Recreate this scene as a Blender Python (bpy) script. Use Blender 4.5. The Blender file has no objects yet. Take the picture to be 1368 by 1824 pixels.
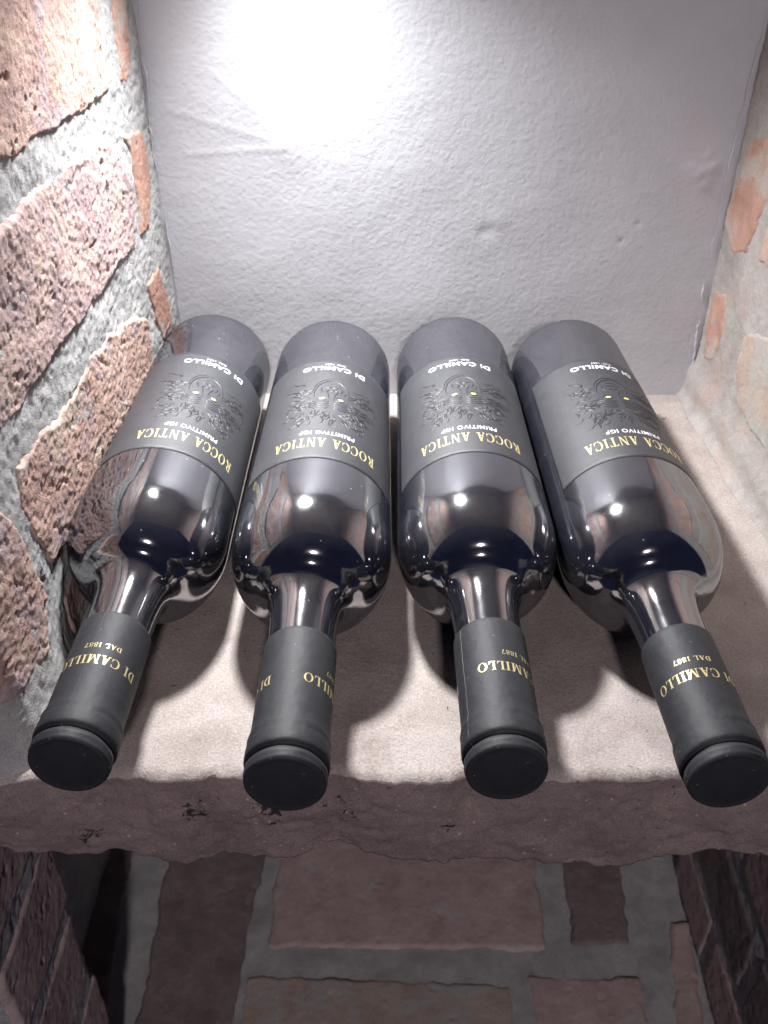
import bpy, math, random
import numpy as np
from mathutils import Vector

# ------------------------------------------------------------------ camera, world, light, exposure
# metres; x right, y into the niche, z up, shelf top at z = 0, camera above the origin
MM = 0.001
sc = bpy.context.scene
COL = sc.collection
sc.render.resolution_x, sc.render.resolution_y = 768, 1024
sc.render.engine = 'CYCLES'
sc.cycles.use_denoising = True
sc.cycles.max_bounces = 8
sc.cycles.sample_clamp_indirect = 6.0
sc.cycles.caustics_reflective = False
sc.cycles.caustics_refractive = False

cam_d = bpy.data.cameras.new('camera')
cam_d.sensor_fit = 'VERTICAL'
cam_d.sensor_height = 24.0
cam_d.lens = 24.0 * 1725.0 / 1824.0
cam_d.clip_start = 0.01
cam_d.clip_end = 50.0
cam = bpy.data.objects.new('camera', cam_d)
cam.location = (0, 0, 0.327)
cam.rotation_euler = (math.radians(90 - 36.2), 0, math.radians(0.35))
COL.objects.link(cam)
sc.camera = cam
cam_d.dof.use_dof = True
cam_d.dof.focus_distance = 0.43
cam_d.dof.aperture_fstop = 12.0

world = bpy.data.worlds.new('World')
sc.world = world
world.use_nodes = True
bg = world.node_tree.nodes['Background']
bg.inputs['Color'].default_value = (0.22, 0.30, 1.0, 1)      # dim room in front of the niche
bg.inputs['Strength'].default_value = 0.03

LAMP = (-0.076, 0.538, 0.360)
ld = bpy.data.lights.new('niche_spot', 'SPOT')
ld.energy = 18.5
ld.color = (0.985, 0.98, 1.0)
ld.spot_size = math.radians(114)
ld.spot_blend = 1.0
ld.shadow_soft_size = 0.021
lo = bpy.data.objects.new('niche_spot', ld)
lo.location = LAMP
_dir = Vector((0.085, -0.140, -0.30))
lo.rotation_euler = _dir.to_track_quat('-Z', 'Y').to_euler()
COL.objects.link(lo)

rd = bpy.data.lights.new('fill_light', 'POINT')               # unseen fill added behind the camera, lifts slab front, floor and shadows
rd.energy = 37.0
rd.color = (1.0, 0.90, 0.93)
rd.shadow_soft_size = 0.05
ro = bpy.data.objects.new('fill_light', rd)
ro.location = (0.10, -1.20, 0.92)
COL.objects.link(ro)

sc.view_settings.view_transform = 'Standard'
sc.view_settings.look = 'None'
sc.view_settings.exposure = 0.25
sc.view_settings.gamma = 1.0
sc.view_settings.use_curve_mapping = False

# ------------------------------------------------------------------ helpers
def _hash(ix, iy, seed):
    n = (ix.astype(np.int64) * 374761393 + iy.astype(np.int64) * 668265263 + seed * 974711) & 0x7fffffff
    n = ((n ^ (n >> 13)) * 1274126177) & 0x7fffffff
    n = (n ^ (n >> 16)) & 0x7fffffff
    return n / float(0x7fffffff)

def noise(x, y, wl, seed=0):
    """smooth value noise in -1..1, wavelength wl (same unit as x, y)"""
    x = np.asarray(x, float) / wl + 913.3
    y = np.asarray(y, float) / wl + 517.7
    ix, iy = np.floor(x), np.floor(y)
    fx, fy = x - ix, y - iy
    fx, fy = fx * fx * (3 - 2 * fx), fy * fy * (3 - 2 * fy)
    a, b = _hash(ix, iy, seed), _hash(ix + 1, iy, seed)
    c, d = _hash(ix, iy + 1, seed), _hash(ix + 1, iy + 1, seed)
    return 2 * ((a * (1 - fx) + b * fx) * (1 - fy) + (c * (1 - fx) + d * fx) * fy) - 1

def fbm(x, y, wl, seed=0, octaves=3, gain=0.5):
    s, a = 0, 1.0
    for k in range(octaves):
        s = s + a * noise(x + 3.1 * k, y - 7.7 * k, wl / 2 ** k, seed + 17 * k)
        a *= gain
    return s

def link(name, verts, faces, mat, parent=None, smooth=True, loc=None):
    me = bpy.data.meshes.new(name)
    me.from_pydata([tuple(v) for v in verts], [], [tuple(int(i) for i in f) for f in faces])
    me.update()
    if smooth:
        me.shade_smooth()
    if mat:
        me.materials.append(mat)
    o = bpy.data.objects.new(name, me)
    COL.objects.link(o)
    if parent:
        o.parent = parent
    if loc is not None:
        o.location = loc
    return o

def empty(name, loc):
    o = bpy.data.objects.new(name, None)
    o.empty_display_size = 0.02
    o.location = loc
    COL.objects.link(o)
    return o

def tag(o, label=None, cat=None, group=None, kind=None):
    if label: o['label'] = label
    if cat: o['category'] = cat
    if group: o['group'] = group
    if kind: o['kind'] = kind
    return o

def grid_faces(nu, nv, off=0):
    i = np.arange(nu - 1)[:, None]; j = np.arange(nv - 1)[None, :]
    a = (i * nv + j).ravel() + off
    return np.stack([a, a + nv, a + nv + 1, a + 1], 1)

def field_solid(name, P, Q, mat, parent=None, flip=False):
    """closed slab: front surface P (nu,nv,3), plain back surface Q (same shape borders)"""
    nu, nv = P.shape[:2]
    V = [P.reshape(-1, 3)]
    F = grid_faces(nu, nv).tolist()
    idx = np.arange(nu * nv).reshape(nu, nv)
    border = np.concatenate([idx[:, 0], idx[-1, 1:], idx[-2::-1, -1], idx[0, -2:0:-1]])
    V.append(Q.reshape(-1, 3)[border])
    n = len(border); o = nu * nv
    for k in range(n):
        k2 = (k + 1) % n
        F.append([border[k2], border[k], o + k, o + k2])
    F.append([o + k for k in range(n)])
    if flip:
        F = [f[::-1] for f in F]
    ob = link(name, np.concatenate(V) * MM, F, mat, parent)
    return ob

# ------------------------------------------------------------------ materials
def mat(name):
    m = bpy.data.materials.new(name)
    m.use_nodes = True
    nt = m.node_tree
    return m, nt, nt.nodes['Principled BSDF']

def nd(nt, t, **kw):
    n = nt.nodes.new(t)
    for k, v in kw.items():
        if k.startswith('i_'):
            n.inputs[k[2:].replace('_', ' ')].default_value = v
        else:
            setattr(n, k, v)
    return n

def tex(nt, scale, detail=4, rough=0.6, coord=None, dist=0.0):
    n = nd(nt, 'ShaderNodeTexNoise')
    n.inputs['Scale'].default_value = scale
    n.inputs['Detail'].default_value = detail
    n.inputs['Roughness'].default_value = rough
    n.inputs['Distortion'].default_value = dist
    if coord is not None:
        nt.links.new(coord, n.inputs['Vector'])
    return n

def ramp(nt, src, stops):
    r = nd(nt, 'ShaderNodeValToRGB')
    el = r.color_ramp.elements
    while len(el) > 1:
        el.remove(el[-1])
    el[0].position, el[0].color = stops[0][0], (*stops[0][1], 1)
    for p, c in stops[1:]:
        e = el.new(p); e.color = (*c, 1)
    nt.links.new(src, r.inputs['Fac'])
    return r

def world_pos(nt):
    return nd(nt, 'ShaderNodeNewGeometry').outputs['Position']

def bump(nt, bs, layers):
    prev = None
    for src, strength, dist in layers:
        b = nd(nt, 'ShaderNodeBump')
        b.inputs['Strength'].default_value = strength
        b.inputs['Distance'].default_value = dist
        nt.links.new(src, b.inputs['Height'])
        if prev: nt.links.new(prev, b.inputs['Normal'])
        prev = b.outputs['Normal']
    nt.links.new(prev, bs.inputs['Normal'])

def mixc(nt, fac, a, b):
    m = nd(nt, 'ShaderNodeMix', data_type='RGBA')
    for sock, v in ((0, fac), (6, a), (7, b)):
        if isinstance(v, tuple): m.inputs[sock].default_value = (*v, 1)
        elif isinstance(v, (int, float)): m.inputs[sock].default_value = v
        else: nt.links.new(v, m.inputs[sock])
    return m.outputs[2]

def rock_material(name, stops, patch=None, patch_at=(0.52, 0.62), rough=0.92, grain=1100, pit=520, bump_s=0.7, cscale=45):
    m, nt, bs = mat(name)
    p = world_pos(nt)
    base = ramp(nt, tex(nt, cscale, 6, 0.65, p, 0.3).outputs['Fac'], stops).outputs['Color']
    if patch:
        mask = ramp(nt, tex(nt, 28, 5, 0.6, p, 0.5).outputs['Fac'], [(patch_at[0], (0, 0, 0)), (patch_at[1], (1, 1, 1))])
        base = mixc(nt, mask.outputs['Color'], base, patch)
    fine = tex(nt, grain, 3, 0.7, p)
    var = ramp(nt, fine.outputs['Fac'], [(0.25, (0.62, 0.62, 0.62)), (0.75, (1.25, 1.25, 1.25))])
    mul = nd(nt, 'ShaderNodeMix', data_type='RGBA', blend_type='MULTIPLY')
    mul.inputs[0].default_value = 0.8
    nt.links.new(base, mul.inputs[6]); nt.links.new(var.outputs['Color'], mul.inputs[7])
    nt.links.new(mul.outputs[2], bs.inputs['Base Color'])
    bs.inputs['Roughness'].default_value = rough
    bs.inputs['Specular IOR Level'].default_value = 0.25
    pits = ramp(nt, tex(nt, pit, 4, 0.65, p, 0.6).outputs['Fac'], [(0.30, (0, 0, 0)), (0.50, (1, 1, 1))])
    bump(nt, bs, [(pits.outputs['Color'], bump_s * 0.35, 0.0008), (fine.outputs['Fac'], bump_s, 0.0008)])
    return m

M = {}
M['brick_mauve'] = rock_material('brick_mauve', [(0.30, (0.38, 0.28, 0.28)), (0.48, (0.48, 0.355, 0.34)), (0.62, (0.57, 0.42, 0.37)), (0.75, (0.62, 0.50, 0.42))])
M['brick_peach'] = rock_material('brick_peach', [(0.30, (0.40, 0.28, 0.26)), (0.48, (0.52, 0.35, 0.29)), (0.62, (0.60, 0.45, 0.37)), (0.75, (0.65, 0.54, 0.46))], (0.44, 0.34, 0.35))
M['brick_orange'] = rock_material('brick_orange', [(0.30, (0.38, 0.22, 0.17)), (0.5, (0.50, 0.30, 0.23)), (0.7, (0.58, 0.39, 0.31))], (0.50, 0.43, 0.38), (0.50, 0.62), bump_s=0.6)
M['brick_dusty'] = rock_material('brick_dusty', [(0.30, (0.40, 0.30, 0.26)), (0.5, (0.47, 0.37, 0.31)), (0.7, (0.52, 0.43, 0.36))], (0.44, 0.42, 0.39), (0.46, 0.58), bump_s=0.6)
M['brick_dull'] = rock_material('brick_dull', [(0.30, (0.42, 0.30, 0.28)), (0.5, (0.52, 0.39, 0.37)), (0.7, (0.60, 0.47, 0.44))], (0.50, 0.46, 0.44), (0.58, 0.70), bump_s=0.5)
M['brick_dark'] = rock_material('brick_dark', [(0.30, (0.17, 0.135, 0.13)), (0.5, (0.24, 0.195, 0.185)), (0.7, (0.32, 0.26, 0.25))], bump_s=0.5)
M['mortar'] = rock_material('mortar', [(0.30, (0.35, 0.35, 0.345)), (0.5, (0.45, 0.45, 0.44)), (0.7, (0.55, 0.545, 0.53))], grain=1100, pit=600, bump_s=0.8, cscale=60)
M['mortar_smooth'] = rock_material('mortar_smooth', [(0.30, (0.32, 0.29, 0.27)), (0.5, (0.40, 0.37, 0.345)), (0.7, (0.47, 0.44, 0.41))], (0.42, 0.34, 0.30), (0.55, 0.7), grain=1000, pit=300, bump_s=0.45, cscale=40)

def stone_material(name, stops):
    m, nt, bs = mat(name)
    p = world_pos(nt)
    base = ramp(nt, tex(nt, 30, 6, 0.62, p, 0.4).outputs['Fac'], stops).outputs['Color']
    fine = tex(nt, 950, 3, 0.75, p)
    var = ramp(nt, fine.outputs['Fac'], [(0.30, (0.68, 0.66, 0.64)), (0.5, (0.98, 0.97, 0.96)), (0.70, (1.30, 1.28, 1.26))])
    mul = nd(nt, 'ShaderNodeMix', data_type='RGBA', blend_type='MULTIPLY'); mul.inputs[0].default_value = 0.9
    nt.links.new(base, mul.inputs[6]); nt.links.new(var.outputs['Color'], mul.inputs[7])
    col = mul.outputs[2]
    # pale specks and hairline scratches
    vo = nd(nt, 'ShaderNodeTexVoronoi'); vo.inputs['Scale'].default_value = 130; nt.links.new(p, vo.inputs['Vector'])
    speck = ramp(nt, vo.outputs['Distance'], [(0.0, (1, 1, 1)), (0.07, (1, 1, 1)), (0.11, (0, 0, 0))])
    col = mixc(nt, speck.outputs['Color'], col, (0.46, 0.37, 0.32))
    # black crust stains on the broken front edge
    stain_src = tex(nt, 190, 5, 0.7, p, 1.2)
    tot = None
    for (x, y, z, r) in ((-0.081, 0.256, -0.017, 0.017), (-0.050, 0.256, -0.016, 0.016), (-0.020, 0.256, -0.019, 0.016), (0.104, 0.256, -0.016, 0.008), (0.024, 0.256, -0.031, 0.009), (-0.13, 0.256, -0.035, 0.012), (-0.155, 0.256, -0.02, 0.009)):
        d = nd(nt, 'ShaderNodeVectorMath', operation='DISTANCE'); nt.links.new(p, d.inputs[0]); d.inputs[1].default_value = (x, y, z)
        mr = nd(nt, 'ShaderNodeMapRange'); nt.links.new(d.outputs['Value'], mr.inputs['Value'])
        mr.inputs['From Min'].default_value = 0; mr.inputs['From Max'].default_value = r
        mr.inputs['To Min'].default_value = 0.17; mr.inputs['To Max'].default_value = 0
        if tot is None: tot = mr.outputs['Result']
        else:
            a = nd(nt, 'ShaderNodeMath', operation='MAXIMUM'); nt.links.new(tot, a.inputs[0]); nt.links.new(mr.outputs['Result'], a.inputs[1]); tot = a.outputs[0]
    s = nd(nt, 'ShaderNodeMath', operation='ADD'); nt.links.new(stain_src.outputs['Fac'], s.inputs[0]); nt.links.new(tot, s.inputs[1])
    sm = ramp(nt, s.outputs[0], [(0.66, (0, 0, 0)), (0.70, (1, 1, 1))])
    col = mixc(nt, sm.outputs['Color'], col, (0.035, 0.028, 0.028))
    nt.links.new(col, bs.inputs['Base Color'])
    bs.inputs['Roughness'].default_value = 0.8
    bs.inputs['Specular IOR Level'].default_value = 0.3
    scr = tex(nt, 240, 4, 0.7, p, 0.8)
    bump(nt, bs, [(scr.outputs['Fac'], 0.35, 0.0015), (fine.outputs['Fac'], 0.55, 0.0007)])
    return m
M['stone'] = stone_material('shelf_stone', [(0.28, (0.33, 0.28, 0.26)), (0.5, (0.42, 0.37, 0.345)), (0.72, (0.50, 0.455, 0.43))])
M['stone_shaded'] = stone_material('broken_stone_shaded', [(0.28, (0.19, 0.145, 0.14)), (0.5, (0.25, 0.195, 0.185)), (0.72, (0.32, 0.25, 0.235))])   # broken edge: same stone, its shade put into a darker colour

def plaster_material():
    m, nt, bs = mat('painted_plaster')
    p = world_pos(nt)
    c = ramp(nt, tex(nt, 22, 4, 0.6, p).outputs['Fac'], [(0.3, (0.475, 0.485, 0.515)), (0.7, (0.52, 0.53, 0.56))])
    nt.links.new(c.outputs['Color'], bs.inputs['Base Color'])
    bs.inputs['Roughness'].default_value = 0.42
    bs.inputs['Specular IOR Level'].default_value = 0.4
    peel = tex(nt, 330, 1.0, 0.5, p, 0.3)
    peel2 = tex(nt, 90, 2, 0.5, p, 0.4)
    bump(nt, bs, [(peel2.outputs['Fac'], 0.05, 0.0016), (peel.outputs['Fac'], 0.25, 0.0009)])
    return m
M['plaster'] = plaster_material()

def plain(name, color, rough, spec=0.5, metallic=0.0, bump_layers=None, ior=None, dust=0.0):
    m, nt, bs = mat(name)
    bs.inputs['Base Color'].default_value = (*color, 1)
    bs.inputs['Roughness'].default_value = rough
    bs.inputs['Specular IOR Level'].default_value = spec
    bs.inputs['Metallic'].default_value = metallic
    if ior: bs.inputs['IOR'].default_value = ior
    if dust:
        p = nd(nt, 'ShaderNodeTexCoord').outputs['Object']
        film = ramp(nt, tex(nt, 110, 6, 0.75, p, 0.8).outputs['Fac'], [(0.35, tuple(c * 0.75 for c in color)), (0.6, color), (0.8, tuple(c * 1.7 for c in color))])
        vo = nd(nt, 'ShaderNodeTexVoronoi'); vo.inputs['Scale'].default_value = 260; nt.links.new(p, vo.inputs['Vector'])
        dots = ramp(nt, vo.outputs['Distance'], [(0.0, (1, 1, 1)), (0.05, (1, 1, 1)), (0.09, (0, 0, 0))])
        pick = nd(nt, 'ShaderNodeSeparateColor'); nt.links.new(vo.outputs['Color'], pick.inputs['Color'])
        gt = nd(nt, 'ShaderNodeMath', operation='GREATER_THAN'); nt.links.new(pick.outputs['Red'], gt.inputs[0]); gt.inputs[1].default_value = 0.8
        mm = nd(nt, 'ShaderNodeMath', operation='MULTIPLY'); nt.links.new(dots.outputs['Color'], mm.inputs[0]); nt.links.new(gt.outputs[0], mm.inputs[1])
        nt.links.new(mixc(nt, mm.outputs[0], film.outputs['Color'], (dust, dust, dust)), bs.inputs['Base Color'])
    if bump_layers:
        p = nd(nt, 'ShaderNodeTexCoord').outputs['Object']
        bump(nt, bs, [(tex(nt, s, 3, 0.6, p).outputs['Fac'], st, d) for s, st, d in bump_layers])
    return m

def glass_material():
    m, nt, bs = mat('dark_bottle_glass')
    p = nd(nt, 'ShaderNodeTexCoord').outputs['Object']
    vo = nd(nt, 'ShaderNodeTexVoronoi'); vo.inputs['Scale'].default_value = 160; vo.inputs['Randomness'].default_value = 1.0
    nt.links.new(p, vo.inputs['Vector'])
    dots = ramp(nt, vo.outputs['Distance'], [(0.0, (1, 1, 1)), (0.05, (1, 1, 1)), (0.075, (0, 0, 0))])
    pick = nd(nt, 'ShaderNodeSeparateColor'); nt.links.new(vo.outputs['Color'], pick.inputs['Color'])
    gt = nd(nt, 'ShaderNodeMath', operation='GREATER_THAN'); nt.links.new(pick.outputs['Red'], gt.inputs[0]); gt.inputs[1].default_value = 0.60
    mm = nd(nt, 'ShaderNodeMath', operation='MULTIPLY'); nt.links.new(dots.outputs['Color'], mm.inputs[0]); nt.links.new(gt.outputs[0], mm.inputs[1])
    film = ramp(nt, tex(nt, 60, 5, 0.7, p, 0.5).outputs['Fac'], [(0.35, (0.004, 0.005, 0.012)), (0.75, (0.022, 0.022, 0.027))])
    col = mixc(nt, mm.outputs[0], film.outputs['Color'], (0.30, 0.30, 0.31))
    rg = ramp(nt, tex(nt, 45, 5, 0.7, p, 0.6).outputs['Fac'], [(0.3, (0.045, 0.045, 0.045)), (0.8, (0.13, 0.13, 0.13))])
    bm = nd(nt, 'ShaderNodeBump'); bm.inputs['Strength'].default_value = 0.10; bm.inputs['Distance'].default_value = 0.0015
    nt.links.new(tex(nt, 35, 2, 0.5, p).outputs['Fac'], bm.inputs['Height'])
    nt.links.new(col, bs.inputs['Base Color'])
    bs.inputs['Roughness'].default_value = 0.7
    bs.inputs['Specular IOR Level'].default_value = 0.1
    gl = nd(nt, 'ShaderNodeBsdfGlossy'); gl.inputs['Color'].default_value = (0.97, 0.98, 1.0, 1)
    nt.links.new(rg.outputs['Color'], gl.inputs['Roughness']); nt.links.new(bm.outputs['Normal'], gl.inputs['Normal'])
    lw = nd(nt, 'ShaderNodeFresnel'); lw.inputs['IOR'].default_value = 1.9
    mr = nd(nt, 'ShaderNodeMapRange'); nt.links.new(lw.outputs['Fac'], mr.inputs['Value'])
    mr.inputs['From Min'].default_value = 0.09; mr.inputs['From Max'].default_value = 0.22
    mr.inputs['To Min'].default_value = 0.27; mr.inputs['To Max'].default_value = 0.38
    mx = nd(nt, 'ShaderNodeMixShader'); nt.links.new(mr.outputs['Result'], mx.inputs[0])
    nt.links.new(bs.outputs[0], mx.inputs[1]); nt.links.new(gl.outputs[0], mx.inputs[2])
    nt.links.new(mx.outputs[0], nt.nodes['Material Output'].inputs['Surface'])
    return m
M['glass'] = glass_material()
M['label'] = plain('label_paper', (0.037, 0.038, 0.044), 0.5, 0.55, bump_layers=[(1600, 0.5, 0.0006)], ior=1.6, dust=0.16)
M['varnish'] = plain('embossed_varnish', (0.018, 0.017, 0.019), 0.44, 0.45, ior=1.5)
M['capsule'] = plain('capsule_film', (0.026, 0.027, 0.032), 0.62, 0.42, bump_layers=[(60, 0.35, 0.0014), (240, 0.15, 0.0008), (900, 0.15, 0.0003)], ior=1.5, dust=0.20)
M['seam'] = plain('capsule_seam_edge', (0.16, 0.16, 0.16), 0.4)
M['gold'] = plain('gold_foil', (0.84, 0.71, 0.35), 0.36, 0.5, 0.45)
M['white_ink'] = plain('white_ink', (0.72, 0.72, 0.74), 0.5)
M['eye_gold'] = plain('eye_gold_ink', (0.80, 0.70, 0.28), 0.4, 0.5, 0.2)
M['lamp_metal'] = plain('lamp_metal', (0.55, 0.55, 0.56), 0.35, 0.5, 0.9)
def emit(name, color, s):
    m, nt, bs = mat(name)
    bs.inputs['Base Color'].default_value = (0.8, 0.8, 0.8, 1)
    bs.inputs['Emission Color'].default_value = (*color, 1)
    bs.inputs['Emission Strength'].default_value = s
    return m
M['lamp_lens'] = emit('lamp_lens', (1.0, 0.98, 0.95), 6.0)

# ------------------------------------------------------------------ the niche
BACK = 584.0
CEIL = 372.0
def xl(y, z=150.0):                                    # mortar plane of the left jamb; its foot swells towards the front
    w = np.clip((350 - np.asarray(y)) / 45.0, 0, 1)
    return -139.0 + 0.0578 * (y - BACK) - 20.0 * np.clip((276 - np.asarray(y)) / 20.0, 0, 1) ** 2 + w * (0.06 * np.clip(125 - np.asarray(z), 0, 200) + 7.0 * np.exp(-np.maximum(z, 0) / 12.0))
def xr(y, z=0):
    return 205.0 + 0.060 * (BACK - y)          # mortar plane of the right jamb

# back wall: painted plaster
xs = np.arange(-175, 246, 1.5); zs = np.arange(-8, CEIL + 2, 1.5)
X, Z = np.meshgrid(xs, zs, indexing='ij')
h = 0.6 * fbm(X, Z, 70, 3, 2) + 0.05 * fbm(X, Z, 9, 8, 2)
for (fx, fz, r, a) in ((66, 120, 6.0, 0.45), (62, 115, 4.2, -0.45), (57, 113, 3.0, -0.3), (143, 108, 1.5, -0.8), (152, 119, 1.4, -0.7), (178, 153, 3.6, 0.6), (184, 150, 4.0, 0.9), (188, 143, 4.2, 0.8), (181, 147, 3.0, 0.5), (191, 153, 4, 0.9), (187, 160, 2.6, 0.5), (-60, 165, 14, 0.7), (20, 60, 25, 0.8)):
    h += a * np.exp(-((X - fx) ** 2 + (Z - fz) ** 2) / (r * r))
# faint trowel scratches
for (x0, z0, x1, z1) in ((-128, 185, -70, 168), (-120, 160, -60, 164), (-100, 205, -78, 185)):
    t = np.clip(((X - x0) * (x1 - x0) + (Z - z0) * (z1 - z0)) / ((x1 - x0) ** 2 + (z1 - z0) ** 2), 0, 1)
    d2 = (X - x0 - t * (x1 - x0)) ** 2 + (Z - z0 - t * (z1 - z0)) ** 2
    h += 0.2 * np.exp(-d2 / 2.5)
P = np.stack([X, BACK - h, Z], -1); Q = np.stack([X, np.full_like(X, BACK + 40), Z], -1)
wall_back = tag(field_solid('wall_back', P, Q, M['plaster']), kind='structure')

# ragged paint beads in the two corners
def bead(name, pts, r, seed, mat_, parent):
    n = 260; V = []; F = []; k = 7
    pts = np.array(pts, float); s = np.linspace(0, 1, n)
    ss = np.linspace(0, 1, len(pts))
    c = np.stack([np.interp(s, ss, pts[:, i]) for i in range(3)], 1)
    q = s * 345
    c[:, 0] += 1.1 * noise(q, q * 0, 22, seed) + 0.5 * noise(q, q * 0, 4, seed + 1)
    rr = r * np.clip(0.45 + 0.7 * noise(q, q * 0, 19, seed + 2) + 0.12 * noise(q, q * 0, 6, seed + 3), 0.05, 1.1)
    for i in range(n):
        for j in range(k):
            a = 2 * math.pi * j / k
            V.append((c[i, 0] + rr[i] * math.cos(a), c[i, 1] + rr[i] * math.sin(a), c[i, 2]))
    for i in range(n - 1):
        for j in range(k):
            F.append((i * k + j, i * k + (j + 1) % k, (i + 1) * k + (j + 1) % k, (i + 1) * k + j))
    return link(name, np.array(V) * MM, F, mat_, parent)
bead('paint_edge', [(203.5, 583, 3), (203, 583, 40), (199, 583, 82), (200.5, 583, 150), (203, 583, 228), (206, 583, 344)], 0.9, 5, M['plaster'], wall_back)
bead('paint_edge', [(-136.5, 583.2, 3), (-136, 583, 60), (-138.5, 583, 168), (-137, 583, 213), (-137, 583, 344)], 0.8, 9, M['plaster'], wall_back)

# jamb walls: mortar bed with bricks set in it
def jamb(name, side, y0, y1, z0, z1, plane, thick, seed, material, cell=1.5, fillet=0.0, amp=1.0):
    ys = np.arange(y0, y1 + cell, cell); zz = np.arange(z0, z1 + cell, cell)
    Y, Zz = np.meshgrid(ys, zz, indexing='ij')
    hh = amp * (0.6 * fbm(Y, Zz, 26, seed, 2) + 0.30 * fbm(Y, Zz, 5, seed + 5, 2) + 0.40 * noise(Y, Zz, 2.2, seed + 9) - 1.6 * np.clip(fbm(Y, Zz, 5, seed + 15, 2) - 0.8, 0, 1))
    if fillet:
        zf = np.maximum(Zz, 0)
        hh += fillet * np.exp(-zf / 9.0) * (1 + 0.35 * noise(Y, Zz * 0, 40, seed + 2)) + 3.0 * np.exp(-((zf - 16) / 9.0) ** 2)
    Xp = plane(Y, Zz) + side * hh
    P = np.stack([Xp, Y, Zz], -1)
    Q = np.stack([plane(Y) - side * thick, Y, Zz], -1)
    return tag(field_solid(name, P, Q, material, flip=(side < 0)), kind='structure')

def poly_sd(px, py, poly):
    """signed distance, positive inside"""
    poly = np.array(poly, float); n = len(poly)
    d = np.full(px.shape, 1e9); inside = np.zeros(px.shape, bool)
    for i in range(n):
        a, b = poly[i], poly[(i + 1) % n]
        e = b - a
        t = np.clip(((px - a[0]) * e[0] + (py - a[1]) * e[1]) / (e @ e), 0, 1)
        d = np.minimum(d, np.hypot(px - a[0] - t * e[0], py - a[1] - t * e[1]))
        c = ((a[1] > py) != (b[1] > py)) & (px < (b[0] - a[0]) * (py - a[1]) / (b[1] - a[1] + 1e-12) + a[0])
        inside ^= c
    return np.where(inside, d, -d)

def field_brick(parent, poly, prot, seed, material, surf, cell=1.1, rough=1.0, edge=3.2, ragged=1.8, drop=3.0, rag_fine=0.5):
    """one brick: outline poly (a, b) in the wall plane, surf(a, b, height) -> xyz mm"""
    pl = np.array(poly, float)
    lo_, hi = pl.min(0) - 5, pl.max(0) + 5
    A, B = np.meshgrid(np.arange(lo_[0], hi[0], cell), np.arange(lo_[1], hi[1], cell), indexing='ij')
    sd = poly_sd(A, B, poly) + ragged * (fbm(A, B, 14, seed, 2) * 0.8 + rag_fine * noise(A, B, 3.5, seed + 4))
    k = np.clip(1 - (sd + 2.0) / edge, 0, 1)
    hgt = prot - (prot + drop) * k ** 1.6
    pits = np.clip(fbm(A, B, 6, seed + 21, 3, 0.7) - 0.95, 0, 1)
    crack = np.clip(0.10 - np.abs(fbm(A, B, 34, seed + 31, 3)), 0, 1) * np.clip(noise(A, B, 30, seed + 33) + 0.1, 0, 1)
    hgt = hgt + rough * (0.55 * fbm(A, B, 38, seed + 7, 2) + 0.22 * fbm(A, B, 8, seed + 11, 2) + 0.22 * noise(A, B, 2.6, seed + 13) + 0.25 * noise(A, B, 1.5, seed + 14) - 2.4 * pits - 5 * crack)
    keep = sd > -3.0
    idx = -np.ones(A.shape, int)
    cellk = keep[:-1, :-1] & keep[1:, :-1] & keep[1:, 1:] & keep[:-1, 1:]
    used = np.zeros(A.shape, bool)
    for da in (0, 1):
        for db in (0, 1):
            used[da:A.shape[0] - 1 + da, db:A.shape[1] - 1 + db] |= cellk
    idx[used] = np.arange(used.sum())
    ii, jj = np.nonzero(cellk)
    F = np.stack([idx[ii, jj], idx[ii + 1, jj], idx[ii + 1, jj + 1], idx[ii, jj + 1]], 1)
    V = surf(A[used], B[used], hgt[used])
    c = surf(np.array([pl[:, 0].mean()]), np.array([pl[:, 1].mean()]), np.array([0.0]))[0]
    # make normals face outward
    e1 = V[F[0][1]] - V[F[0][0]]; e2 = V[F[0][3]] - V[F[0][0]]
    out = surf(np.array([pl[0, 0]]), np.array([pl[0, 1]]), np.array([1.0]))[0] - surf(np.array([pl[0, 0]]), np.array([pl[0, 1]]), np.array([0.0]))[0]
    if np.cross(e1, e2) @ out < 0: F = F[:, ::-1]
    return link('brick', (V - c) * MM, F, material, parent, loc=c * MM)

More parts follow.
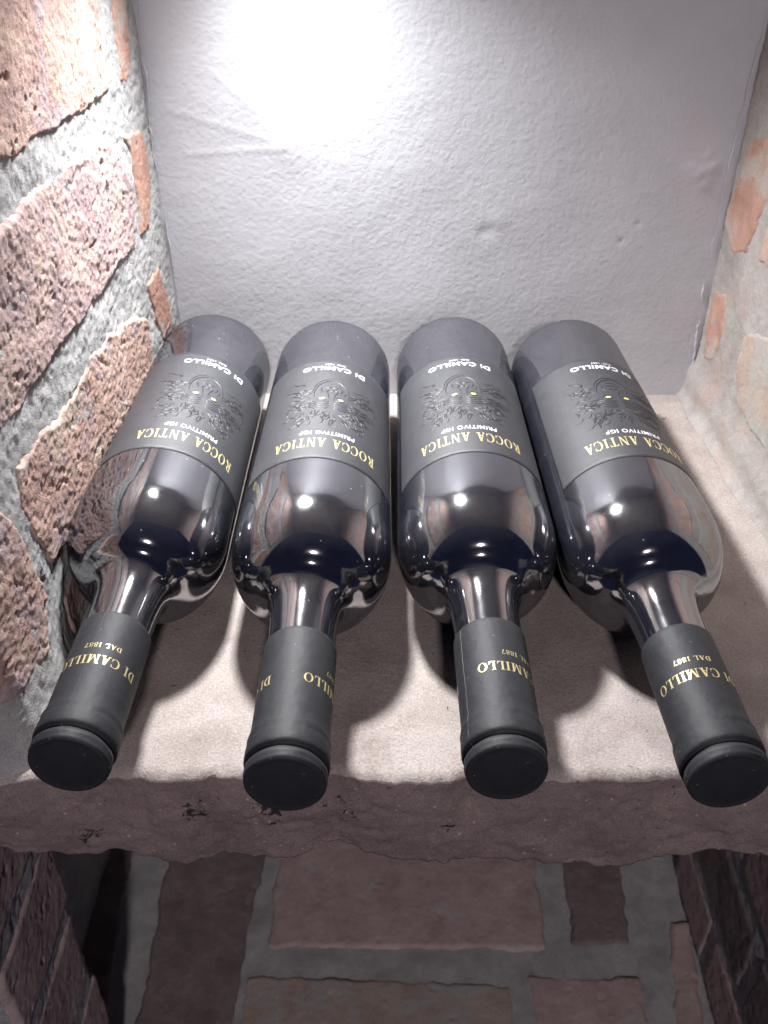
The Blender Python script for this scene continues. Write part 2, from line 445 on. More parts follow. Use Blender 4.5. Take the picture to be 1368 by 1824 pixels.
wall_left = jamb('wall_left', 1, 256, BACK + 2, -1, CEIL + 1, xl, 70, 40, M['mortar'], cell=1.1)
def surf_l(a, b, h_): return np.stack([xl(a, b) + h_, a, b], -1)
LEFT = [
    ([(523, 330), (523, 250), (518, 234), (519, 219), (520, 211), (492, 211), (453, 212), (399, 215), (340, 219), (300, 221), (300, 290), (330, 330)], 5.5, 'brick_peach', 1.0),
    ([(505, 188), (454, 194), (393, 195), (356, 192), (300, 193), (292, 160), (296, 128), (328, 127), (358, 126), (391, 129), (425, 126), (445, 127), (486, 130), (524, 128), (531, 156), (516, 182)], 6.0, 'brick_mauve', 1.25),
    ([(546, 330), (546, 247), (540, 209), (552, 207), (561, 212), (570, 244), (570, 330)], 4.5, 'brick_orange', 0.5),
    ([(529, 186), (562, 180), (569, 169), (568, 149), (553, 128), (537, 127), (541, 150), (539, 175)], 4.0, 'brick_orange', 0.5),
    ([(533, 101), (558, 100), (569, 77), (571, 60), (549, 56), (541, 75)], 3.5, 'brick_orange', 0.6),
    ([(524, 82), (506, 93), (458, 104), (426, 106), (393, 102), (357, 105), (331, 106), (324, 92), (328, 76), (338, 51), (359, 46), (430, 42), (524, 44)], 5.5, 'brick_peach', 1.1),
    ([(300, 108), (312, 95), (317, 78), (316, 64), (322, 46), (304, 30), (286, 31), (262, 36), (256, 70), (262, 104)], 7.0, 'brick_peach', 1.25),
    ([(560, 34), (470, 32), (380, 30), (340, 26), (340, 4), (560, 4)], 2.0, 'brick_dull', 0.8),
    ([(534, 40), (562, 42), (566, 8), (536, 6)], 2.0, 'brick_dull', 0.6),
]
for i, (pl, pr, mt, rg) in enumerate(LEFT[:8]):
    field_brick(wall_left, pl, 0.55 + pr * 0.12, 100 + 37 * i, M[mt], surf_l, rough=rg, cell=0.75)

wall_right = jamb('wall_right', -1, 300, BACK + 2, -1, CEIL + 1, xr, 70, 80, M['mortar_smooth'], fillet=9.0, amp=0.8)
def surf_r(a, b, h_): return np.stack([xr(a) - h_, a, b], -1)
RIGHT = [
    ([(569, 173), (544, 181), (531, 159), (546, 116), (560, 108), (583, 119), (584, 129), (576, 148)], 3.5, 'brick_orange', 0.5),
    ([(574, 79), (558, 84), (551, 60), (556, 40), (571, 35), (580, 60)], 3.0, 'brick_orange', 0.45),
    ([(506, 84), (522, 74), (520, 52), (508, 36), (480, 32), (400, 30), (330, 32), (330, 92), (430, 96), (482, 92)], 4.0, 'brick_dusty', 0.7),
    ([(525, 120), (440, 118), (330, 120), (330, 182), (430, 186), (520, 184)], 4.0, 'brick_peach', 0.7),
    ([(572, 215), (545, 210), (520, 212), (400, 214), (330, 212), (330, 276), (560, 278)], 4.0, 'brick_mauve', 0.7),
]
for i, (pl, pr, mt, rg) in enumerate(RIGHT):
    field_brick(wall_right, pl, pr * 0.25, 700 + 41 * i, M[mt], surf_r, rough=rg, cell=1.4)

# ceiling slab of the niche (the light hangs from it; the bottles mirror it)
xs = np.arange(-230, 300, 6.0); ys = np.arange(262, 630, 6.0)
X, Y = np.meshgrid(xs, ys, indexing='ij')
hz = 1.2 * fbm(X, Y, 50, 61, 3)
P = np.stack([X, Y + np.where(Y < 266, 4 * noise(X, X * 0, 25, 5), 0), CEIL - hz], -1)
Q = np.stack([X, Y, np.full_like(X, CEIL + 50)], -1)
ceiling = tag(field_solid('ceiling', P, Q, M['mortar_smooth'], flip=True), kind='structure')

# ------------------------------------------------------------------ stone shelf
TOP = [(-300, 258), (-161, 257), (-147, 259), (-131, 259), (-106, 261), (-93, 258), (-84, 258), (-68, 261), (-59, 259), (-21, 262), (-3, 258), (7, 259), (25, 258), (33, 262), (72, 259), (86, 261), (97, 258), (112, 261), (128, 261), (158, 260), (320, 259)]
BOT = [(-300, -46), (-170, -42), (-140, -50), (-119, -46), (-112, -50), (-90, -55), (-72, -48), (-62, -50), (-42, -52), (-30, -43), (-12, -44), (7, -51), (48, -55), (67, -53), (103, -58), (122, -52), (148, -44), (168, -50), (320, -48)]
xs = np.arange(-262, 302, 1.6)
ft = np.interp(xs, *np.array(TOP, float).T) + 0.9 * noise(xs, xs * 0, 9, 2) + 0.6 * noise(xs, xs * 0, 3.3, 3)
fb = np.interp(xs, *np.array(BOT, float).T) + 1.2 * noise(xs, xs * 0, 8, 6) + 0.6 * noise(xs, xs * 0, 3, 7)
rows = []
back_y = 606.0
for s in np.concatenate([np.linspace(0, 0.9, 60), np.linspace(0.915, 0.985, 14)]):           # top, from the back to the front lip
    y = back_y + (ft + 1.2 - back_y) * s
    z = 0.35 * fbm(xs, y, 45, 12, 2) + 0.12 * noise(xs, y, 8, 15)
    rows.append(np.stack([xs, y, z - 0.2], -1))
nf = 44
for k in range(nf + 1):                                                                       # broken front face
    s = k / nf
    z = -0.6 + (fb + 0.6) * s
    y = ft - 1.5 * math.sin(math.pi * s) - 3.0 * s + 2.0 * fbm(xs, z, 20, 31, 2) * math.sin(math.pi * s) ** 0.5 + 0.7 * noise(xs, z, 4.5, 33) + 0.35 * noise(xs, z, 2.0, 35)
    y = y + np.clip(fbm(xs, z, 9, 37, 2) - 0.55, 0, 1) * 3.0
    rows.append(np.stack([xs, y, z], -1))
for s in np.linspace(0.06, 1, 14):
    y = rows[-1 - 0][:, 1] * 0 + (ft - 3) + (back_y - ft) * s
    rows.append(np.stack([xs, y, -52 + (fb + 52) * max(0, 1 - s * 3) + 0.6 * fbm(xs, y, 25, 41, 2)], -1))
R = np.array(rows)                                            # (rows, cols, 3)
nr, nc = R.shape[:2]
F = grid_faces(nr, nc)[:, ::-1].tolist()
o0 = (nr - 1) * nc
for c in range(nc - 1): F.append([c, c + 1, o0 + c + 1, o0 + c][::-1])          # back
F.append([r * nc for r in range(nr)]); F.append([r * nc + nc - 1 for r in range(nr)][::-1])
shelf = link('stone_shelf', R.reshape(-1, 3) * MM, F, M['stone'])
shelf.data.materials.append(M['stone_shaded'])
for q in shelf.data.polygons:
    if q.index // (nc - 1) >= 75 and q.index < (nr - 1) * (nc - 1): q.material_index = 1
tag(shelf, 'thick brown stone slab with a broken front edge, carrying the four bottles', 'shelf')

# ------------------------------------------------------------------ lower niche (dim, below the slab)
FLO = -459.0
xs = np.arange(-340, 360, 5.0); ys = np.arange(258, 640, 5.0)
X, Y = np.meshgrid(xs, ys, indexing='ij')
P = np.stack([X, Y, FLO + 1.6 * fbm(X, Y, 30, 90, 3)], -1)
Q = np.stack([X, Y, np.full_like(X, FLO - 40)], -1)
floor = tag(field_solid('floor', P, Q, M['mortar']), kind='structure')
def surf_f(a, b, h_): return np.stack([a, b, FLO + h_], -1)
FLOOR = [
    ([(-101, 446), (134, 446), (136, 560), (-101, 560)], 7, 'brick_dull', 0.8),
    ([(-118, 420), (102, 414), (104, 300), (-120, 300)], 4, 'brick_dusty', 0.9),
    ([(118, 421), (208, 420), (212, 300), (118, 300)], 5, 'brick_dull', 0.8),
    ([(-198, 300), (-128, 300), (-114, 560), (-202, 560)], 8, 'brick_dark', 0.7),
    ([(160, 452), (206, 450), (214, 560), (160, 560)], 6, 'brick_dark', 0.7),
    ([(228, 370), (250, 370), (262, 470), (246, 470)], 6, 'brick_dull', 0.7),
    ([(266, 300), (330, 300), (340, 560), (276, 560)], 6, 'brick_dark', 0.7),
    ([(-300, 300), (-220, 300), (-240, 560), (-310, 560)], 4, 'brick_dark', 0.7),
]
for i, (pl, pr, mt, rg) in enumerate(FLOOR):
    field_brick(floor, pl, pr * 0.4, 1300 + 29 * i, M[mt], surf_f, rough=rg, cell=1.6, ragged=2.4, edge=4.0, rag_fine=0.22)
# pier under the left end of the slab and wall under the right end
def xpl(y, z=0): return -202.0 + 0 * y
pier_left = jamb('wall_lower_left', 1, 262, 342, FLO, -50, xpl, 120, 140, M['mortar'], cell=2.2, amp=1.6)
def surf_pl(a, b, h_): return np.stack([xpl(a) + h_, a, b], -1)
for i, (z0, z1) in enumerate(((-150, -86), (-228, -168), (-306, -246), (-386, -324), (-455, -402))):
    field_brick(pier_left, [(262, z0), (262, z1), (344 + 4 * (i % 2), z1 + 3), (340 + 9 * (i % 2), z0)], 1.5, 1700 + 13 * i, M['brick_dull'], surf_pl, rough=1.1, cell=1.6, rag_fine=0.2, edge=3.6)
def xprr(y, z=0): return 262.0 + 0 * y
pier_right = jamb('wall_lower_right', -1, 262, 520, FLO, -50, xprr, 90, 160, M['mortar'], cell=3.0, amp=1.6)
def surf_pr(a, b, h_): return np.stack([xprr(a) - h_, a, b], -1)
for i, (z0, z1) in enumerate(((-150, -86), (-228, -168), (-306, -246), (-386, -324), (-455, -402))):
    for (ya, yb) in (((262, 360), (376, 516)) if i % 2 else ((262, 420), (436, 516))):
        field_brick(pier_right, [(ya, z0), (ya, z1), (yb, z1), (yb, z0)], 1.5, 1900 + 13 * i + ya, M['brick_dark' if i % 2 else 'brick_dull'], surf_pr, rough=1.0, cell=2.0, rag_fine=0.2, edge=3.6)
xs = np.arange(-340, 360, 6.0); zs = np.arange(FLO, -46, 6.0)
X, Z = np.meshgrid(xs, zs, indexing='ij')
tag(field_solid('wall_lower_back', np.stack([X, 600 - 1.5 * fbm(X, Z, 30, 95, 3), Z], -1), np.stack([X, np.full_like(X, 640), Z], -1), M['mortar']), kind='structure')
Yw, Zw = np.meshgrid(np.arange(342, 600, 6.0), zs, indexing='ij')
tag(field_solid('wall_lower_side', np.stack([-258 + 1.5 * fbm(Yw, Zw, 30, 97, 3), Yw, Zw], -1), np.stack([np.full_like(Yw, -345), Yw, Zw], -1), M['mortar'], flip=False), kind='structure')

# ------------------------------------------------------------------ bottles
# bottle space: t (mm) along the axis from the base towards the neck, which points along local -y
RB, RS, TS = 35.4, 38.0, 189.0
def r_body(t): return RB + (RS - RB) * min(max(t, 0), TS) / TS

PROFILE = [(-1.5, 0.01), (2, 12), (-2, 20), (-5.2, 26), (-6.0, 29.5), (-5.2, 32.4), (-3.0, 34.3), (0.5, 35.2), (4, 35.45)]
PROFILE += [(t, r_body(t)) for t in range(12, 186, 10)]
for k in range(1, 15):                     # round shoulder
    a = math.radians(90 * k / 15 * 0.93)
    PROFILE.append((186 + 34.0 * math.sin(a), 17.0 + (r_body(186) - 17.0) * math.cos(a) ** 0.95))
PROFILE += [(221.6, 18.7), (224.5, 17.0), (228, 15.9), (233, 15.1), (239, 14.65), (246, 14.35), (254, 14.2), (300, 14.0), (322, 13.5), (322.4, 0.01)]
CAPS = [(253.9, 14.15), (254.0, 15.05), (254.3, 15.2), (262, 15.25), (275, 15.25), (290, 15.25), (299, 15.2), (302.0, 15.3), (304.2, 15.7), (305.6, 16.0), (306.9, 15.68), (308.2, 16.0), (310.5, 16.12), (314.0, 16.1), (315.2, 15.8), (315.9, 14.8), (316.5, 14.2), (317.2, 14.6), (318.0, 15.4), (319.8, 15.55), (320.7, 15.2), (321.4, 15.3), (322.3, 15.1), (322.9, 14.6), (323.0, 13.6), (322.75, 13.0), (322.9, 12.2), (322.9, 0.01)]

def lathe(profile, n=96, wob=None):
    V = []; F = []
    for (t, r) in profile:
        for j in range(n):
            a = 2 * math.pi * j / n
            rr = r + (wob(t, a) if wob and r > 1 else 0)
            V.append((rr * math.sin(a), -t, rr * math.cos(a)))
    m_ = len(profile)
    for i in range(m_ - 1):
        for j in range(n):
            F.append((i * n + j, i * n + (j + 1) % n, (i + 1) * n + (j + 1) % n, (i + 1) * n + j))
    return np.array(V), F

def on_cyl(a_mm, t, r):
    """a_mm: arc length towards +x measured at radius r"""
    th = a_mm / r
    return (r * math.sin(th), -t, r * math.cos(th))

# ---- lettering
def ring(cx, cy, ox, oy, ix, iy, a0, a1, n=22, icx=None):
    q = []
    icx = cx if icx is None else icx
    for k in range(n):
        p = [math.radians(a0 + (a1 - a0) * (k + d) / n) for d in (0, 1)]
        q.append([(cx + ox * math.cos(p[0]), cy + oy * math.sin(p[0])), (cx + ox * math.cos(p[1]), cy + oy * math.sin(p[1])),
                  (icx + ix * math.cos(p[1]), cy + iy * math.sin(p[1])), (icx + ix * math.cos(p[0]), cy + iy * math.sin(p[0]))])
    return q
def bar(x0, y0, x1, y1): return [[(x0, y0), (x1, y0), (x1, y1), (x0, y1)]]
def diag(x0, x1, w, y0=0.0, y1=1.0):
    return [[(x0, y0), (x0 + w, y0), (x1 + w, y1), (x1, y1)]]
SF = 0.055
SERIF = {
    'I': (0.40, bar(.11, 0, .29, 1) + bar(0, 0, .40, SF) + bar(0, 1 - SF, .40, 1)),
    'D': (0.84, bar(.09, 0, .27, 1) + bar(0, 0, .30, SF) + bar(0, 1 - SF, .30, 1) + ring(.28, .5, .54, .5, .35, .445, -90, 90)),
    'C': (0.82, ring(.46, .5, .46, .51, .31, .46, 42, 318, 30, .49) + bar(.75, .64, .80, .96) + bar(.75, .04, .80, .36)),
    'A': (0.88, diag(.08, .39, .075) + diag(.56, .33, .20) + bar(.21, .30, .62, .36) + bar(-.02, 0, .25, SF) + bar(.48, 0, .88, SF)),
    'M': (1.08, bar(.10, 0, .165, 1) + [[(.10, 1), (.30, 1), (.60, 0), (.50, 0)]] + [[(.50, 0), (.56, 0), (.90, 1), (.83, 1)]] + bar(.80, 0, .98, 1) + bar(0, 0, .27, SF) + bar(.70, 0, 1.08, SF) + bar(0, 1 - SF, .26, 1) + bar(.86, 1 - SF, 1.08, 1)),
    'N': (0.92, bar(.11, 0, .18, 1) + [[(.06, 1), (.26, 1), (.81, 0), (.66, 0)]] + bar(.74, 0, .81, 1) + bar(0, 0, .29, SF) + bar(.63, 1 - SF, .92, 1) + bar(0, 1 - SF, .24, 1)),
    'L': (0.66, bar(.09, 0, .27, 1) + bar(0, 0, .62, SF) + bar(0, 1 - SF, .37, 1) + [[(.50, 0), (.62, 0), (.66, .30), (.62, .30)]]),
    'O': (0.92, ring(.46, .5, .46, .51, .275, .465, 0, 360, 40)),
    'R': (0.86, bar(.09, 0, .27, 1) + bar(0, 0, .37, SF) + bar(0, 1 - SF, .30, 1) + ring(.28, .74, .38, .26, .20, .205, -90, 90) + [[(.62, 0), (.86, 0), (.52, .50), (.30, .50)]]),
    'T': (0.82, bar(.32, 0, .50, 1) + bar(.20, 0, .62, SF) + bar(0, 1 - SF, .82, 1) + [[(0, .74), (.03, .74), (.09, 1), (0, 1)]] + [[(.79, .74), (.82, .74), (.82, 1), (.73, 1)]]),
    '1': (0.46, bar(.16, 0, .31, 1) + bar(.04, 0, .43, SF) + [[(.03, .83), (.16, .90), (.20, 1), (.16, 1)]]),
    '8': (0.62, ring(.31, .75, .24, .25, .13, .20, 0, 360, 22) + ring(.31, .26, .29, .27, .16, .21, 0, 360, 24)),
    '7': (0.58, bar(.03, .90, .57, 1) + [[(.17, 0), (.33, 0), (.57, .95), (.47, .95)]] + [[(.03, .74), (.07, .74), (.10, .95), (.03, .95)]]),
    ' ': (0.36, []),
}
def serif_polys(text, track=0.10):
    x = 0; out = []
    for ch in text:
        w, polys = SERIF[ch]
        out += [[(px + x, py) for px, py in p] for p in polys]
        x += w + track
    return out, x - track

def sans_polys(text, offset=0.0, spacing=1.0):
    cu = bpy.data.curves.new('text', 'FONT')
    cu.body = text; cu.size = 1.0; cu.offset = offset; cu.space_character = spacing; cu.resolution_u = 4
    o = bpy.data.objects.new('text', cu)
    COL.objects.link(o)
    bpy.context.view_layer.update()
    ev = o.evaluated_get(bpy.context.evaluated_depsgraph_get())
    me = ev.to_mesh()
    vs = [(v.co.x, v.co.y) for v in me.vertices]
    polys = [[vs[i] for i in p.vertices] for p in me.polygons]
    ev.to_mesh_clear()
    bpy.data.objects.remove(o); bpy.data.curves.remove(cu)
    a = np.array(vs)
    x0, y0 = a.min(0); x1, y1 = a.max(0)
    return [[((px - x0), (py - y0) / (y1 - y0)) for px, py in p] for p in polys], x1 - x0

def wrap(polys, width, want_w, want_h, t0, r, lift, center=0.0, step=1.0):
    """upright reading with the neck up: reader's right is local -x"""
    V = []; F = []
    k = want_w / width
    for n_, p in enumerate(polys):
        q = [((px - width / 2) * k + center, t0 + py * want_h) for px, py in p]
        if len(q) == 4:                     # split wide quads so that they follow the curve
            span = max(abs(q[1][0] - q[0][0]), abs(q[2][0] - q[3][0]))
            m_ = max(1, int(math.ceil(span / step)))
            for i in range(m_):
                f0, f1 = i / m_, (i + 1) / m_
                L_ = lambda a, b, f: (a[0] + (b[0] - a[0]) * f, a[1] + (b[1] - a[1]) * f)
                quad = [L_(q[0], q[1], f0), L_(q[0], q[1], f1), L_(q[3], q[2], f1), L_(q[3], q[2], f0)]
                b = len(V)
                V += [on_cyl(-u, t, r + lift + 0.002 * (n_ % 9)) for u, t in quad]
                F.append([b, b + 1, b + 2, b + 3])
        else:
            b = len(V)
            V += [on_cyl(-u, t, r + lift) for u, t in q]
            F.append(list(range(b, b + len(q))))
    return np.array(V), F

def join(parts):
    V = []; F = []; o = 0
    for v, f in parts:
        V.append(v); F += [[i + o for i in ff] for ff in f]; o += len(v)
    return np.concatenate(V), F

# ---- meshes shared by the four bottles
def mesh(name, V, F, material, smooth=True):
    me = bpy.data.meshes.new(name)
    me.from_pydata([tuple(v) for v in np.asarray(V) * MM], [], [list(map(int, f)) for f in F])
    me.update()
    if smooth: me.shade_smooth()
    me.materials.append(material)
    return me

GLASS = mesh('glass_body', *lathe(PROFILE, 128), M['glass'])

LT0, LT1, LHALF = 54.5, 160.5, math.radians(68.5)
def label_mesh():
    V = []; F = []
    nu, nv = 96, 40; th = 0.16
    for i in range(nu + 1):
        a = -LHALF + 2 * LHALF * i / nu
        for j in range(nv + 1):
            t = LT0 + (LT1 - LT0) * j / nv
            r = r_body(t) + th
            V.append((r * math.sin(a), -t, r * math.cos(a)))
    F = grid_faces(nu + 1, nv + 1)[:, ::-1].tolist()
    idx = np.arange((nu + 1) * (nv + 1)).reshape(nu + 1, nv + 1)
    b = np.concatenate([idx[:, 0], idx[-1, 1:], idx[-2::-1, -1], idx[0, -2:0:-1]])
    o = len(V)
    for k in b:
        x, y, z = V[k]; s = 1 - 0.3 / math.hypot(x, z)
        V.append((x * s, y, z * s))
    n = len(b)
    for k in range(n):
        F.append([b[k], b[(k + 1) % n], o + (k + 1) % n, o + k])
    return np.array(V), F
LABEL = mesh('label', *label_mesh(), M['label'])
def rl(t): return r_body(t) + 0.16
p, w = serif_polys('ROCCA ANTICA', 0.17)
GOLD_TITLE = mesh('gold_lettering', *wrap(p, w, 53.5, 8.0, 142.0, rl(146), 0.05), M['gold'], False)
WHITE_TEXT = []
for (txt, off, spc, ww, hh, t0) in (('PRIMITIVO IGP', 0.012, 1.12, 28.3, 3.4, 134.6), ('DI CAMILLO', 0.024, 1.1, 36.0, 4.4, 62.6), ('DAL 1887', 0.005, 1.1, 11.5, 1.5, 59.4)):
    p, w = sans_polys(txt, off, spc)
    WHITE_TEXT.append(mesh('white_lettering', *wrap(p, w, ww, hh, t0, rl(t0), 0.09), M['white_ink'], False))

def stroke(pts, w, hgt, r_fun):
    """rounded raised line along pts (a, t) on the label"""
    pts = np.array(pts, float); n = len(pts); V = []; F = []
    d = np.gradient(pts, axis=0); d /= np.maximum(np.linalg.norm(d, axis=1, keepdims=True), 1e-6)
    nrm = np.stack([-d[:, 1], d[:, 0]], 1)
    prof = [(-1, -0.05), (-0.6, 0.7), (0, 1), (0.6, 0.7), (1, -0.05)]
    for i in range(n):
        e = min(1, 0.25 + 3 * min(i, n - 1 - i) / n)
        for (s, hh) in prof:
            a, t = pts[i] + nrm[i] * s * w * 0.5 * e
            r = r_fun(t); rr = r + hh * hgt * e * 0.58
            V.append((rr * math.sin(a / r), -t, rr * math.cos(a / r)))
    m_ = len(prof)
    for i in range(n - 1):
        for j in range(m_ - 1):
            F.append([i * m_ + j, i * m_ + j + 1, (i + 1) * m_ + j + 1, (i + 1) * m_ + j])
    return np.array(V), F

def bez(p, n=18):
    """smooth curve through control points (Catmull-Rom)"""
    p = np.array(p, float); p = np.concatenate([[2 * p[0] - p[1]], p, [2 * p[-1] - p[-2]]]); out = []
    for i in range(1, len(p) - 2):
        for t in np.linspace(0, 1, n, endpoint=False):
            out.append(0.5 * ((2 * p[i]) + (-p[i - 1] + p[i + 1]) * t + (2 * p[i - 1] - 5 * p[i] + 4 * p[i + 1] - p[i + 2]) * t * t + (-p[i - 1] + 3 * p[i] - 3 * p[i + 1] + p[i + 2]) * t ** 3))
    out.append(p[-2])
    return np.array(out)

def emblem():
    rnd = random.Random(11); S = []
    def add(pts, w=0.8, h_=0.30, n=8): S.append(stroke(bez(pts, n), w, h_, rl))
    # chin and cheeks (double line), nose, mouth
    add([(-9.0, 99), (-9.3, 93), (-7.5, 86), (-3.5, 81.6), (0, 80.6), (4, 81.8), (7.6, 86), (9.2, 93), (9.0, 99)], 1.0, 0.38)
    add([(-10.6, 94), (-9.0, 85), (-4.5, 79.6), (0.5, 78.6), (5.5, 80.2)], 0.8, 0.32)
    add([(-1.3, 104), (-1.5, 97), (-2.6, 92.5), (-1.2, 91.2), (0.2, 91.8), (1.6, 91.2), (3.0, 92.6), (1.8, 97), (1.6, 103)], 0.9, 0.34)
    add([(-4.6, 87.4), (-2, 88.2), (0, 87.6), (2, 88.3), (4.8, 87.2)], 0.9, 0.34)
    add([(-3.0, 85.2), (0, 84.5), (3.0, 85.3)], 0.8, 0.3)
    add([(4.2, 94), (5.6, 91), (5.2, 88)], 0.8, 0.3); add([(-4.2, 94), (-5.8, 91), (-5.4, 88)], 0.8, 0.3)
    add([(6.5, 96), (7.3, 93), (6.2, 90)], 0.7, 0.3)
    # brows and forehead
    for k, dt in enumerate((3.2, 5.2, 7.4, 9.6)):
        add([(-10.5 - k, 101 + dt - 1.5), (-7, 101 + dt + 0.9), (-3, 101 + dt + 0.7), (-0.8, 101 + dt - 0.7)], 0.95, 0.36)
        add([(0.8, 101 + dt - 0.7), (3, 101 + dt + 0.6), (7, 101 + dt + 0.8), (10.5 + k, 101 + dt - 1.6)], 0.95, 0.36)
    for sx in (-1, 1):
        add([(sx * 2.4, 99.6), (sx * 5, 98.6), (sx * 7.6, 99.8)], 0.7, 0.28)
        add([(sx * 2.0, 102.0), (sx * 5, 103.0), (sx * 8.0, 101.8)], 0.8, 0.32)
    # wild wavy hair around the face
    for k in range(86):
        sx = -1 if k % 2 else 1
        v = rnd.random()
        a = sx * (10 + rnd.random() * 9 - 5 * v); t = 84 + 42 * v
        ln = 5 + rnd.random() * 9
        ang = math.radians(rnd.uniform(-18, 22) + (v - 0.3) * 62)
        pts = []; ph = rnd.random() * 6; amp = 0.5 + rnd.random() * 0.7
        for s in range(6):
            q = ln * s / 5
            wv = amp * math.sin(ph + q * 1.1)
            pts.append((a + sx * (q * math.cos(ang)) - wv * math.sin(ang) * sx, t + q * math.sin(ang) + wv * math.cos(ang)))
        if max(abs(x) for x, _ in pts) > 27.5 or max(t_ for _, t_ in pts) > 132 or min(t_ for _, t_ in pts) < 78: continue
        add(pts, 0.55 + rnd.random() * 0.5, 0.22 + rnd.random() * 0.16, 5)
    for k in range(30):                      # top of the hair
        a = rnd.uniform(-13, 13); t = rnd.uniform(111, 122); ang = math.radians(90 - a * 4.2 + rnd.uniform(-25, 25)); ln = rnd.uniform(4, 9); ph = rnd.random() * 6
        pts = [(a + ln * s / 5 * math.cos(ang) + 0.7 * math.sin(ph + s) * math.sin(ang), t + ln * s / 5 * math.sin(ang) - 0.7 * math.sin(ph + s) * math.cos(ang)) for s in range(6)]
        if max(t_ for _, t_ in pts) > 131.5: continue
        add(pts, 0.7, 0.28, 5)
    for (a, t) in ((20, 84), (23, 90), (25, 97), (24, 104), (-17, 82), (-22, 88), (-24, 110)):   # loose leaves at the sides
        add([(a, t), (a + 1.2, t + 2.0), (a + 0.4, t + 4.6)], 1.0, 0.34, 6)
    return join(S)
EMBLEM = mesh('emblem', *emblem(), M['varnish'])
def eye(cx):
    V = [on_cyl(cx, 101, rl(101) + 0.30)]; n = 16
    for k in range(n):
        a = 2 * math.pi * k / n
        V.append(on_cyl(cx + 1.55 * math.cos(a), 101 + 0.95 * math.sin(a) * abs(math.sin(a)) ** 0.3 + 0.12 * math.cos(a) * (1 if cx > 0 else -1), rl(101) + 0.26))
    return np.array(V), [[0, 1 + k, 1 + (k + 1) % n] for k in range(n)]
EYES = [mesh('eye', *eye(c), M['eye_gold']) for c in (-5.0, 5.0)]

def cap_mesh(seed):
    rnd = random.Random(seed)
    dents = [(rnd.uniform(256, 303), rnd.uniform(-1.4, 1.4), rnd.uniform(1.5, 4), rnd.uniform(0.12, 0.3), rnd.uniform(-0.10, 0.05)) for _ in range(16)]
    ph = rnd.random() * 6
    def wob(t, a):
        a = (a + math.pi) % (2 * math.pi) - math.pi
        w_ = 0
        for (dt, da, lt, la, amp) in dents:
            w_ += amp * math.exp(-((t - dt) / lt) ** 2 - ((a - da) / la) ** 2)
        if 304 < t < 322.5: w_ += 0.06 * math.sin(3 * a + ph) + 0.05 * math.sin(7 * a + 2 * ph + t)
        return w_
    prof = []
    for (a, b) in zip(CAPS[:-1], CAPS[1:]):
        m_ = max(1, int((b[0] - a[0]) / 1.6))
        prof += [(a[0] + (b[0] - a[0]) * k / m_, a[1] + (b[1] - a[1]) * k / m_) for k in range(m_)]
    prof.append(CAPS[-1])
    return lathe(prof, 110, wob)

def cap_text():
    parts = []
    for c in (0.0, math.radians(185) * 15.25):
        p, w = serif_polys('DI CAMILLO', 0.15)
        parts.append(wrap(p, w, 35.5, 4.7, 280.0, 15.25, 0.08, c, 0.6))
        p, w = serif_polys('DAL 1887', 0.12)
        parts.append(wrap(p, w, 15.2, 2.5, 273.2, 15.25, 0.08, c - 0.3, 0.6))
    return join(parts)
CAP_TEXT = mesh('gold_lettering', *cap_text(), M['gold'], False)

def seam_mesh(w):
    V = []; F = []
    prof = [(t, r) for t, r in CAPS if 254.2 < t < 318]
    ts = np.linspace(254.6, 317.2, 70); rs = np.interp(ts, [p_[0] for p_ in prof], [p_[1] for p_ in prof])
    for k, (t, r) in enumerate(zip(ts, rs)):
        j = 0.12 * math.sin(k * 0.9) + 0.10 * math.sin(k * 0.23)
        for s, l in ((-1, -0.1), (0, 0.13), (1, -0.1)):
            a = (j + s * w) / r
            V.append(((r + l) * math.sin(a), -t, (r + l) * math.cos(a)))
    for k in range(len(ts) - 1):
        for s in (0, 1): F.append([k * 3 + s, k * 3 + s + 1, k * 3 + s + 4, k * 3 + s + 3])
    return np.array(V), F
SEAM_L = mesh('seam', *seam_mesh(0.22), M['seam'])
SEAM_D = mesh('seam', *seam_mesh(0.30), M['capsule'])

def part(name, me, parent):
    o = bpy.data.objects.new(name, me)
    COL.objects.link(o); o.parent = parent
    return o

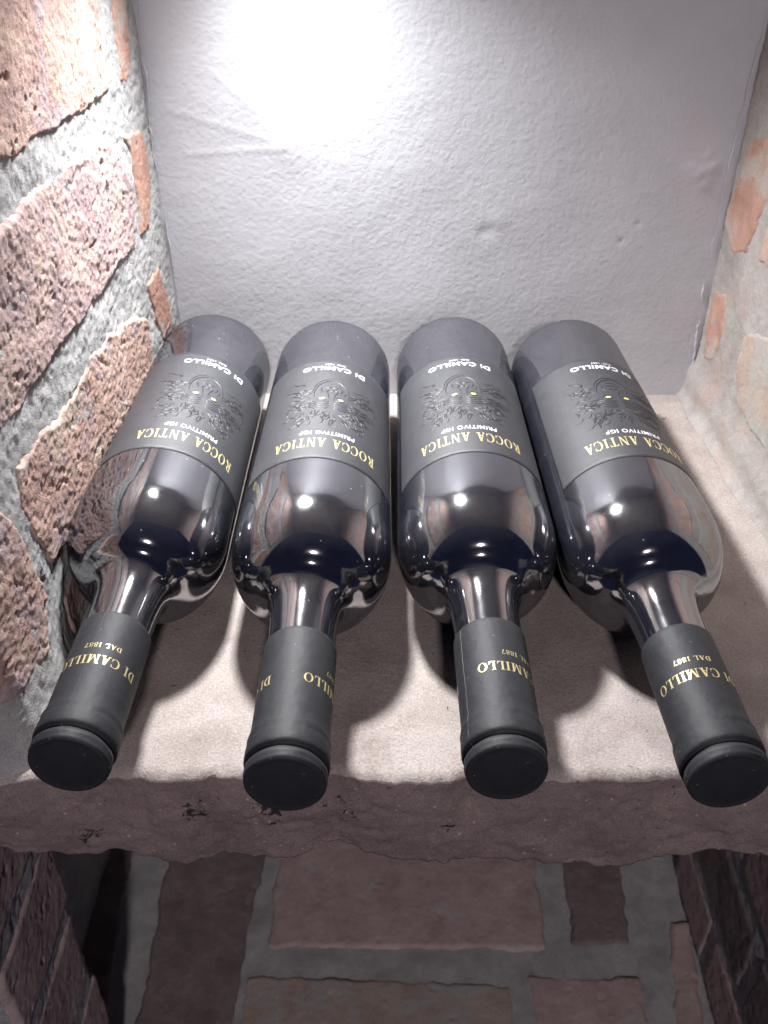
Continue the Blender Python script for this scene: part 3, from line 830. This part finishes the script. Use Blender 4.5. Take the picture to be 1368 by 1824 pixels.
TILT = math.atan((RS - RB) / TS)
BOTTLES = [   # base x, y, yaw, label roll, capsule text roll, seam roll, seam kind, label
    (-111.5, 555.5, 1.18, 23.4, 10, -6, 'D', 'leftmost dark wine bottle, lying against the rough brick wall, shadow on its left'),
    (-35.2, 547.2, 0.37, 8.3, 83, -110, 'D', 'dark wine bottle second from the brick wall, neck capsule showing only MILLO and D'),
    (40.1, 552.8, -0.62, -2.3, 35, -58, 'L', 'dark wine bottle third from the brick wall, pale seam line down its capsule'),
    (112.0, 549.4, -2.21, 7.2, -11, 120, 'D', 'rightmost dark wine bottle, open stone shelf beside its right shoulder'),
]
for i, (bx, by, yaw, lroll, croll, sroll, sk, lab) in enumerate(BOTTLES):
    b = empty('wine_bottle', (bx * MM, by * MM, RB * MM + 0.0002))
    b.rotation_euler = (-TILT, 0, math.radians(-yaw))
    tag(b, lab, 'wine bottle', 'wine bottles lying on the stone shelf')
    g = part('glass_body', GLASS, b)
    g.rotation_euler = (0, 0.7 * i, 0)
    la = part('label', LABEL, b)
    la.rotation_euler = (0, math.radians(lroll), 0)
    la['label'] = 'black paper label with gold and white lettering and an embossed face'
    part('gold_lettering', GOLD_TITLE, la)
    for wt in WHITE_TEXT: part('white_lettering', wt, la)
    part('emblem', EMBLEM, la)
    for e in EYES: part('eye', e, la)
    ca = part('capsule', mesh('capsule', *cap_mesh(50 + i), M['capsule']), b)
    tx = part('gold_lettering', CAP_TEXT, ca)
    tx.rotation_euler = (0, math.radians(croll), 0)
    se = part('seam', SEAM_L if sk == 'L' else SEAM_D, ca)
    se.rotation_euler = (0, math.radians(sroll), 0)

# ------------------------------------------------------------------ the small downlight under the niche ceiling
lamp = empty('ceiling_lamp', (LAMP[0], LAMP[1], CEIL * MM))
tag(lamp, 'small round metal downlight under the niche ceiling above the bottles', 'lamp')
hv, hf = lathe([(-1, 0.01), (-1, 30), (2, 31), (8, 31), (9.5, 30), (9.5, 25), (4.0, 20), (4.0, 0.01)], 48)
hv = np.stack([hv[:, 0], hv[:, 2], hv[:, 1]], 1)
lamp_h = part('housing', mesh('housing', hv, hf, M['lamp_metal']), lamp)
lv, lf = lathe([(4.6, 0.01), (4.6, 18), (5.6, 18), (5.6, 0.01)], 40)
lv = np.stack([lv[:, 0], lv[:, 2], lv[:, 1]], 1)
part('lens', mesh('lens', lv, lf, M['lamp_lens']), lamp)
